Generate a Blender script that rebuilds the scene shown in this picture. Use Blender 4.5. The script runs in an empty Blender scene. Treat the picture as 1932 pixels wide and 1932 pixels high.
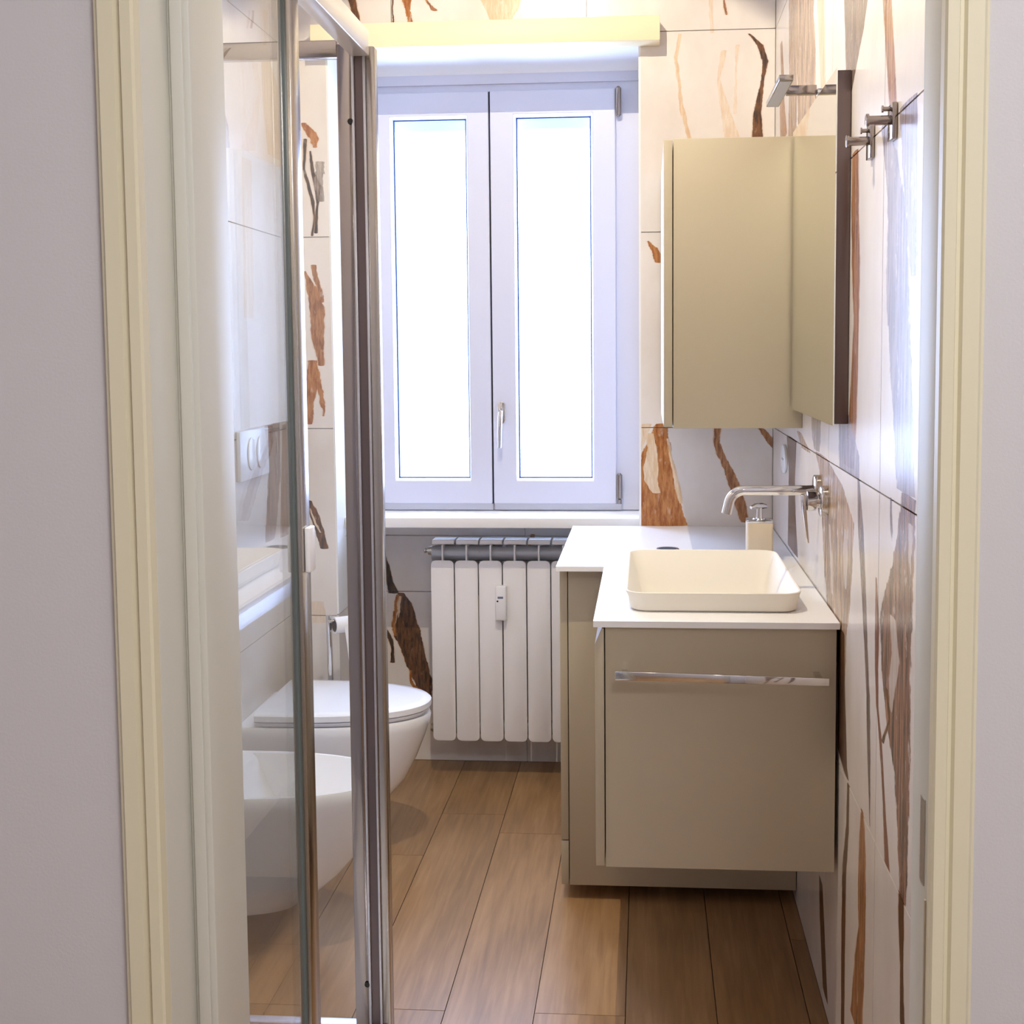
import bpy, bmesh, math, random
from mathutils import Vector, Matrix
random.seed(7)
sc = bpy.context.scene
col = sc.collection

# ---------------------------------------------------------------- camera
CAMZ = 1.42
cd = bpy.data.cameras.new('camera'); cam = bpy.data.objects.new('camera', cd); col.objects.link(cam)
YAW, PITCH, ROLL, FPX, CX, CY = 0.0795860, 0.0802738, 0.00769180, 2400.0, 1030.0, 854.66
f = Vector((-math.sin(YAW)*math.cos(PITCH), math.cos(YAW)*math.cos(PITCH), -math.sin(PITCH)))
r = Vector((math.cos(YAW), math.sin(YAW), 0)); d = f.cross(r)
r2 = r*math.cos(ROLL)+d*math.sin(ROLL); d2 = -r*math.sin(ROLL)+d*math.cos(ROLL)
m = Matrix((r2, -d2, -f)).transposed().to_4x4(); m.translation = Vector((0, 0, CAMZ))
cam.matrix_world = m
cd.sensor_fit = 'HORIZONTAL'; cd.sensor_width = 36; cd.lens = FPX/1932*36
cd.shift_x = (966-CX)/1932; cd.shift_y = (CY-966)/1932
cd.clip_start = 0.02
sc.camera = cam

# ---------------------------------------------------------------- light, exposure
sc.view_settings.view_transform = 'Standard'; sc.view_settings.look = 'None'
sc.view_settings.gamma = 1; sc.view_settings.use_curve_mapping = False
sc.view_settings.exposure = 0.88
w = bpy.data.worlds.new('sky'); sc.world = w; w.use_nodes = True
bg = w.node_tree.nodes['Background']
bg.inputs[0].default_value = (0.52, 0.66, 1.0, 1); bg.inputs[1].default_value = 11.0
sc.cycles.use_denoising = True
sc.cycles.max_bounces = 10; sc.cycles.diffuse_bounces = 6; sc.cycles.glossy_bounces = 6
sc.cycles.transparent_max_bounces = 16
sc.cycles.sample_clamp_indirect = 6
sc.cycles.blur_glossy = 0.3

def lamp(name, kind, loc, energy, color, size, rot=(0, 0, 0), portal=False, sizey=None, spread=None):
    l = bpy.data.lights.new(name, kind); l.energy = energy; l.color = color
    if kind == 'AREA':
        l.size = size
        if sizey: l.shape = 'RECTANGLE'; l.size_y = sizey
        if portal: l.cycles.is_portal = True
    else:
        l.shadow_soft_size = size
    o = bpy.data.objects.new(name, l); o.location = loc; o.rotation_euler = rot; col.objects.link(o)
    return o
LX, LY = -0.33, 2.43
lamp('window_portal', 'AREA', (-0.49, 4.36, 1.58), 1, (1, 1, 1), 0.90, (math.radians(-90), 0, 0), True, 1.36)
lamp('ceiling_bulb', 'POINT', (LX, LY, 2.835), 42, (1.0, 0.87, 0.65), 0.003)
lamp('hall_fill_light', 'AREA', (0.5, -0.25, 2.70), 23, (0.97, 0.97, 1.0), 0.5)  # added fill for the hall side, source unseen

# ---------------------------------------------------------------- helpers
def wloc(p):
    v = Vector((0, 0, 0))
    while p is not None:
        v += p.location; p = p.parent
    return v

class MB:
    def __init__(s): s.v = []; s.f = []
    def box(s, x0, x1, y0, y1, z0, z1):
        n = len(s.v)
        s.v += [(x0,y0,z0),(x1,y0,z0),(x1,y1,z0),(x0,y1,z0),(x0,y0,z1),(x1,y0,z1),(x1,y1,z1),(x0,y1,z1)]
        s.f += [tuple(n+i for i in q) for q in ((0,3,2,1),(4,5,6,7),(0,1,5,4),(1,2,6,5),(2,3,7,6),(3,0,4,7))]
        return s
    def rings(s, R, cap0=True, cap1=True):
        n = len(s.v); k = len(R[0])
        for r_ in R: s.v += [tuple(p) for p in r_]
        for i in range(len(R)-1):
            for j in range(k):
                a = n+i*k+j; b = n+i*k+(j+1) % k
                s.f.append((a, b, b+k, a+k))
        if cap0: s.f.append(tuple(n+j for j in reversed(range(k))))
        if cap1: s.f.append(tuple(n+(len(R)-1)*k+j for j in range(k)))
        return s
    def prism(s, pts, axis, a, b):
        # pts: 2d outline in the two other axes, extruded along axis from a to b
        def mk(p, t):
            return {'x': (t, p[0], p[1]), 'y': (p[0], t, p[1]), 'z': (p[0], p[1], t)}[axis]
        return s.rings([[mk(p, a) for p in pts], [mk(p, b) for p in pts]])
    def tube(s, path, rad, n=20, cap=True):
        path = [Vector(p) for p in path]
        if not isinstance(rad, (list, tuple)): rad = [rad]*len(path)
        R = []; up = None
        for i, p in enumerate(path):
            t = (path[min(i+1, len(path)-1)]-path[max(i-1, 0)])
            if t.length < 1e-9: t = last
            t = t.normalized(); last = t
            if up is None:
                up = Vector((0, 0, 1)) if abs(t.z) < .9 else Vector((1, 0, 0))
            a = (up - t*up.dot(t)).normalized(); b = t.cross(a); up = a
            R.append([p+(a*math.cos(2*math.pi*j/n)+b*math.sin(2*math.pi*j/n))*rad[i] for j in range(n)])
        return s.rings(R, cap, cap)
    def build(s, name, mat, parent=None, bevel=0, seg=2, smooth=False, **k):
        me = bpy.data.meshes.new(name)
        o_ = wloc(parent)
        me.from_pydata([(Vector(p)-o_)[:] for p in s.v], [], s.f)
        bm = bmesh.new(); bm.from_mesh(me)
        bmesh.ops.recalc_face_normals(bm, faces=bm.faces)
        if bevel:
            es = [e for e in bm.edges if len(e.link_faces) == 2 and e.calc_face_angle(0) > math.radians(35)]
            bmesh.ops.bevel(bm, geom=es, offset=bevel, segments=seg, profile=.5, affect='EDGES', clamp_overlap=True)
        if smooth or bevel:
            for fc in bm.faces: fc.smooth = True
            for e in bm.edges:
                if len(e.link_faces) == 2 and e.calc_face_angle(0) > math.radians(35 if smooth else 50): e.smooth = False
        bm.to_mesh(me); bm.free()
        me.materials.append(mat)
        o = bpy.data.objects.new(name, me); col.objects.link(o); o.parent = parent
        for a, b in k.items(): o[a] = b
        return o

def thing(name, loc, label, cat, group=None):
    o = bpy.data.objects.new(name, None); o.location = loc; o.empty_display_size = .05; col.objects.link(o)
    o['label'] = label; o['category'] = cat
    if group: o['group'] = group
    return o
def structure(name, loc=(0, 0, 0)):
    o = bpy.data.objects.new(name, None); o.location = loc; o.empty_display_size = .05; col.objects.link(o)
    o['kind'] = 'structure'
    return o
def box(name, mat, parent, b, bevel=0, **k):
    return MB().box(*b).build(name, mat, parent, bevel, **k)
def copy_tree(o, parent=None):
    c = o.copy(); col.objects.link(c); c.parent = parent
    for ch in list(o.children): copy_tree(ch, c)
    return c
def rrect(x0, x1, y0, y1, r, n=6):
    P = []
    for cx, cy, a0 in ((x1-r, y1-r, 0), (x0+r, y1-r, 90), (x0+r, y0+r, 180), (x1-r, y0+r, 270)):
        for i in range(n+1):
            a = math.radians(a0+90*i/n); P.append((cx+r*math.cos(a), cy+r*math.sin(a)))
    return P

# ---------------------------------------------------------------- materials
def S(c):  # sRGB 0-255 -> linear
    return tuple(((x/255)/12.92 if x/255 <= .04045 else ((x/255+.055)/1.055)**2.4) for x in c)+(1,)
def mat(name, c, rough=.5, metal=0, spec=.5, bump=0, bscale=200, var=0, coat=0):
    m = bpy.data.materials.new(name); m.use_nodes = True
    nt = m.node_tree; b = nt.nodes['Principled BSDF']
    b.inputs['Roughness'].default_value = rough; b.inputs['Metallic'].default_value = metal
    b.inputs['Specular IOR Level'].default_value = spec; b.inputs['Coat Weight'].default_value = coat
    tc = nt.nodes.new('ShaderNodeTexCoord'); n = nt.nodes.new('ShaderNodeTexNoise')
    nt.links.new(tc.outputs['Object'], n.inputs['Vector']); n.inputs['Scale'].default_value = bscale
    mx = nt.nodes.new('ShaderNodeMix'); mx.data_type = 'RGBA'
    k = 1-max(var, .015)
    mx.inputs[6].default_value = c; mx.inputs[7].default_value = tuple(x*k for x in c[:3])+(1,)
    nt.links.new(n.outputs['Fac'], mx.inputs[0]); nt.links.new(mx.outputs[2], b.inputs['Base Color'])
    if bump:
        bp = nt.nodes.new('ShaderNodeBump'); bp.inputs['Strength'].default_value = bump; bp.inputs['Distance'].default_value = .001
        nt.links.new(n.outputs['Fac'], bp.inputs['Height']); nt.links.new(bp.outputs['Normal'], b.inputs['Normal'])
    return m
M = {}
M['paint'] = mat('wall_paint', S((198, 194, 195)), .6, bump=.15, bscale=350)
M['door_paint'] = mat('cream_lacquer', S((214, 206, 178)), .45, bump=.03)
M['jamb_paint'] = mat('greige_lacquer', S((200, 198, 186)), .5, bump=.03)
M['white'] = mat('white_paint', S((236, 236, 236)), .5)
M['pvc'] = mat('white_window_pvc', S((210, 212, 226)), .25)
M['seal'] = mat('blue_fringe_seal', S((52, 84, 140)), .6)  # blue fringe along the bright pane edges put into the seal colour
M['grey_seal'] = mat('grey_green_seal', S((96, 106, 104)), .5)
M['rail'] = mat('rail_painted_reflection', S((236, 230, 222)), .3, metal=.35)  # chrome rail; the cream it reflects is put into a lighter colour
M['chrome_d'] = mat('chrome_dark_reflection', S((158, 148, 142)), .12, metal=1)  # plain chrome; reflections of dark surroundings put into the colour
M['black'] = mat('black_gap', S((28, 26, 28)), .7)
M['ceramic'] = mat('white_ceramic', S((242, 243, 246)), .08, spec=.6)
M['lid'] = mat('white_seat_plastic', S((240, 242, 247)), .18)
M['solid'] = mat('matt_solid_surface', S((236, 231, 219)), .55)
M['counter'] = mat('white_laminate', S((240, 240, 240)), .35)
M['counter_edge'] = M['counter']
M['taupe'] = mat('taupe_lacquer', S((180, 169, 146)), .55, bump=.06, bscale=900, var=.05)
M['taupe2'] = mat('taupe_lacquer_base', S((182, 170, 147)), .5, bump=.06, bscale=900, var=.05)
M['chrome'] = mat('chrome', S((215, 212, 210)), .06, metal=1)
M['alu'] = mat('polished_aluminium', S((178, 170, 162)), .22, metal=1, var=.1)
M['alu_b'] = mat('anodised_aluminium', S((200, 200, 205)), .35, metal=1)
M['bronze'] = mat('dark_anodised_edge', S((112, 98, 96)), .35, metal=.6)
M['mirror'] = mat('mirror_silver', (.9, .92, .88, 1), .0, metal=1)
M['rad'] = mat('radiator_enamel', S((238, 236, 236)), .3)
M['rad_in'] = mat('radiator_core', S((170, 172, 178)), .35, metal=.3)
M['brass'] = mat('nickel_valve', S((190, 186, 176)), .3, metal=.9)
M['fabric'] = mat('white_curtain', S((240, 242, 246)), .8, bump=.2, bscale=900)
M['pelmet'] = mat('cream_pelmet', S((240, 228, 192)), .5, bump=.05)
M['paper'] = mat('tissue', S((238, 236, 236)), .95, bump=.3, bscale=500)
M['card'] = mat('cardboard', S((105, 90, 80)), .9)
M['plastic'] = mat('white_plastic', S((240, 240, 242)), .3)
M['lcd'] = mat('lcd_grey', S((110, 118, 135)), .3)
M['stone'] = mat('dispenser_beige', S((205, 190, 165)), .5, bump=.05)
M['grout'] = mat('grout', S((120, 100, 85)), .9, bump=.2)
M['cove'] = mat('outer_shutter', S((178, 198, 236)), .5)  # bluish shading at the pane top put into the slat colour
M['led'] = mat('led_diffuser', S((200, 198, 196)), .4)

def glass(name, tint, refl=1.0, rough=0.0):
    m = bpy.data.materials.new(name); m.use_nodes = True; nt = m.node_tree; nt.nodes.clear()
    o = nt.nodes.new('ShaderNodeOutputMaterial'); mx = nt.nodes.new('ShaderNodeMixShader')
    t = nt.nodes.new('ShaderNodeBsdfTransparent'); t.inputs[0].default_value = tint
    g = nt.nodes.new('ShaderNodeBsdfGlossy'); g.inputs['Roughness'].default_value = rough
    lw = nt.nodes.new('ShaderNodeLayerWeight'); lw.inputs[0].default_value = .5
    p = nt.nodes.new('ShaderNodeMath'); p.operation = 'POWER'; p.inputs[1].default_value = 5
    a = nt.nodes.new('ShaderNodeMath'); a.operation = 'MULTIPLY_ADD'; a.inputs[1].default_value = .96*refl; a.inputs[2].default_value = .04*refl
    nt.links.new(lw.outputs['Facing'], p.inputs[0]); nt.links.new(p.outputs[0], a.inputs[0])
    nt.links.new(a.outputs[0], mx.inputs[0]); nt.links.new(t.outputs[0], mx.inputs[1]); nt.links.new(g.outputs[0], mx.inputs[2])
    nt.links.new(mx.outputs[0], o.inputs[0])
    return m
M['glass'] = glass('shower_glass', (.975, .985, .98, 1), 1.5)
M['pane'] = glass('window_glass', (.97, .98, 1, 1))

# polished marble-look tile: veins are ribbons given as (height, centre, half width) along the wall
KIND = {  # two colours, strength, share broken away, edge wobble (m)
 'tan': (S((205, 165, 115)), S((225, 200, 165)), .75, .3, .004),
 'faint': (S((214, 180, 140)), S((228, 208, 180)), .55, .3, .004),
 'brown': (S((128, 78, 44)), S((182, 130, 86)), .95, .16, .006),
 'rust': (S((146, 86, 42)), S((186, 130, 78)), 1, .12, .008),
 'dark': (S((58, 42, 34)), S((120, 78, 46)), .97, .1, .004),
 'black': (S((40, 36, 34)), S((88, 66, 48)), .97, .1, .003),
 'brownk': (S((62, 46, 38)), S((118, 80, 54)), .97, .06, .006),
 'grey': (S((104, 92, 84)), S((170, 154, 142)), .8, .33, .012),
 'greyb': (S((66, 56, 54)), S((132, 108, 92)), .92, .15, .004),
 'lilac': (S((104, 92, 102)), S((172, 158, 166)), .88, .25, .012),
 'streak': (S((92, 62, 44)), S((208, 176, 142)), .92, .3, .012),
 'streakd': (S((62, 46, 44)), S((168, 124, 98)), .95, .22, .014),
 'rustd': (S((112, 62, 42)), S((140, 88, 62)), .95, .1, .004),
 'hole': (S((228, 210, 186)), S((214, 186, 150)), 1, .0, .004),
 'holem': (S((214, 204, 196)), S((196, 176, 160)), .9, .1, .008),
}
_plain = {}
def marble(name, ax, veins, rough=.23, seed=0):
    m = bpy.data.materials.new(name); m.use_nodes = True; nt = m.node_tree; L = nt.links.new
    b = nt.nodes['Principled BSDF']; b.inputs['Roughness'].default_value = rough; b.inputs['Specular IOR Level'].default_value = .36
    N = nt.nodes.new
    def math_(op, a, b_=None, c=None, clamp=False):
        n = N('ShaderNodeMath'); n.operation = op; n.use_clamp = clamp
        for i, x in enumerate((a, b_, c)):
            if x is None: continue
            if isinstance(x, (int, float)): n.inputs[i].default_value = x
            else: L(x, n.inputs[i])
        return n.outputs[0]
    g = N('ShaderNodeNewGeometry'); sp = N('ShaderNodeSeparateXYZ'); L(g.outputs['Position'], sp.inputs[0])
    u = sp.outputs[0 if ax == 'x' else 1]; v = sp.outputs[2]
    def noise(vec_scale, scale, detail, off=0):
        mp = N('ShaderNodeMapping'); mp.inputs['Scale'].default_value = vec_scale; mp.inputs['Location'].default_value = (off, off*1.7, off*.6)
        L(g.outputs['Position'], mp.inputs[0])
        n = N('ShaderNodeTexNoise'); n.inputs['Scale'].default_value = scale; n.inputs['Detail'].default_value = detail; n.inputs['Roughness'].default_value = .62
        L(mp.outputs[0], n.inputs['Vector']); return n.outputs['Fac']
    nedge = noise((1, 1, .6), 42, 7)
    nstr = noise((1, 1, .07 if ax == 'y' else .2), 110, 5, 3)
    ninc = noise((1, 1, .45), 46, 3, 9)
    ncl = noise((1, 1, .6), 5, 4, 5+seed)
    base = N('ShaderNodeMix'); base.data_type = 'RGBA'
    base.inputs[6].default_value = S((232, 227, 222)); base.inputs[7].default_value = S((216, 206, 198))
    cl = math_('MULTIPLY_ADD', ncl, 2.2, -.75, clamp=True); L(cl, base.inputs[0])
    cur = base.outputs[2]
    ed = math_('SUBTRACT', nedge, .5)
    for kind, pts in veins:
        c1, c2, amt, inc, wob = KIND[kind]
        z0, z1 = pts[0][0]-.0015, pts[-1][0]+.0015
        us = [p[1] for p in pts]; u0, u1 = min(us)-1e-4, max(us)+1e-4; hm = max(p[2] for p in pts)
        mr = N('ShaderNodeMapRange'); mr.inputs[1].default_value = z0; mr.inputs[2].default_value = z1; L(v, mr.inputs[0])
        cr = N('ShaderNodeValToRGB'); e = cr.color_ramp.elements
        P = [(z0, pts[0][1], 0)]+[(z0+.0015 if i == 0 else (z1-.0015 if i == len(pts)-1 else p[0]), p[1], p[2]) for i, p in enumerate(pts)]+[(z1, pts[-1][1], 0)]
        while len(e) < len(P): e.new(.5)
        for i, p in enumerate(P):
            e[i].position = i/(len(P)-1)*1e-6
        for i in reversed(range(len(P))): e[i].position = min(max((P[i][0]-z0)/(z1-z0), 0), 1)
        for i, p in enumerate(P): e[i].color = ((p[1]-u0)/(u1-u0), p[2]/hm, 0, 1)
        L(mr.outputs[0], cr.inputs[0]); s = N('ShaderNodeSeparateColor'); L(cr.outputs[0], s.inputs[0])
        c = math_('MULTIPLY_ADD', s.outputs[0], u1-u0, u0)
        dd = math_('SUBTRACT', math_('MULTIPLY_ADD', ed, wob*3.4, u), c)
        k = math_('MULTIPLY_ADD', s.outputs[1], hm, math_('MULTIPLY', math_('ABSOLUTE', dd), -1))
        mask = math_('DIVIDE', k, .0022 if ax == 'x' else .006, clamp=True)
        br = math_('SUBTRACT', 1, math_('MULTIPLY', math_('MULTIPLY_ADD', ninc, 9, -5.6, clamp=True), min(1, inc*3)))
        al = math_('MULTIPLY', math_('MULTIPLY', mask, br), amt)
        cm = N('ShaderNodeMix'); cm.data_type = 'RGBA'; cm.inputs[6].default_value = c1; cm.inputs[7].default_value = c2
        L(math_('MULTIPLY_ADD', nstr, 4.2, -1.6, clamp=True), cm.inputs[0])
        if kind in ('dark', 'black', 'brownk', 'brown', 'rust'):
            k2 = math_('ADD', k, .0045 if ax == 'x' else .003)
            hal = math_('MULTIPLY', math_('MULTIPLY', math_('DIVIDE', k2, .007, clamp=True), math_('MULTIPLY_ADD', ncl, 3.2, -1.15, clamp=True)), .7)
            inz = math_('MULTIPLY', math_('GREATER_THAN', v, z0+.0005), math_('LESS_THAN', v, z1-.0005))
            hx_ = N('ShaderNodeMix'); hx_.data_type = 'RGBA'; hx_.inputs[7].default_value = S((206, 158, 104))
            L(math_('MULTIPLY', hal, inz), hx_.inputs[0]); L(cur, hx_.inputs[6]); cur = hx_.outputs[2]
        mx = N('ShaderNodeMix'); mx.data_type = 'RGBA'; L(al, mx.inputs[0]); L(cur, mx.inputs[6]); L(cm.outputs[2], mx.inputs[7])
        cur = mx.outputs[2]
    L(cur, b.inputs['Base Color'])
    return m

def tile_grid(wall, ax, const, th, us, zs, holes, veins, gap=.0028, sign=1):
    """one box per tile on a wall; const is the tile face, body goes behind it"""
    for i in range(len(us)-1):
        for j in range(len(zs)-1):
            a, b, c, d_ = us[i]+gap/2, us[i+1]-gap/2, zs[j]+gap/2, zs[j+1]-gap/2
            rects = [(a, b, c, d_)]
            for (ha, hb, hc, hd) in holes:
                nr = []
                for (a1, b1, c1, d1) in rects:
                    if ha >= b1 or hb <= a1 or hc >= d1 or hd <= c1: nr.append((a1, b1, c1, d1)); continue
                    if ha > a1: nr.append((a1, ha, c1, d1))
                    if hb < b1: nr.append((hb, b1, c1, d1))
                    if hd < d1: nr.append((max(a1, ha), min(b1, hb), hd, d1))
                    if hc > c1: nr.append((max(a1, ha), min(b1, hb), c1, hc))
                rects = nr
            rects = [r_ for r_ in rects if r_[1]-r_[0] > .004 and r_[3]-r_[2] > .004]
            if not rects: continue
            vv = [x for x in veins if x[1][0][0] < d_ and x[1][-1][0] > c and min(p[1]-p[2] for p in x[1]) < b and max(p[1]+p[2] for p in x[1]) > a]
            if vv: mt = marble('marble_tile', ax, vv)
            else:
                mt = _plain.get(ax) or marble('marble_plain', ax, []); _plain[ax] = mt
            mb = MB()
            for (a1, b1, c1, d1) in rects:
                lo, hi = sorted((const, const+sign*th))
                if ax == 'x': mb.box(a1, b1, lo, hi, c1, d1)
                else: mb.box(lo, hi, a1, b1, c1, d1)
            mb.build('tile', mt, wall)

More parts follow.
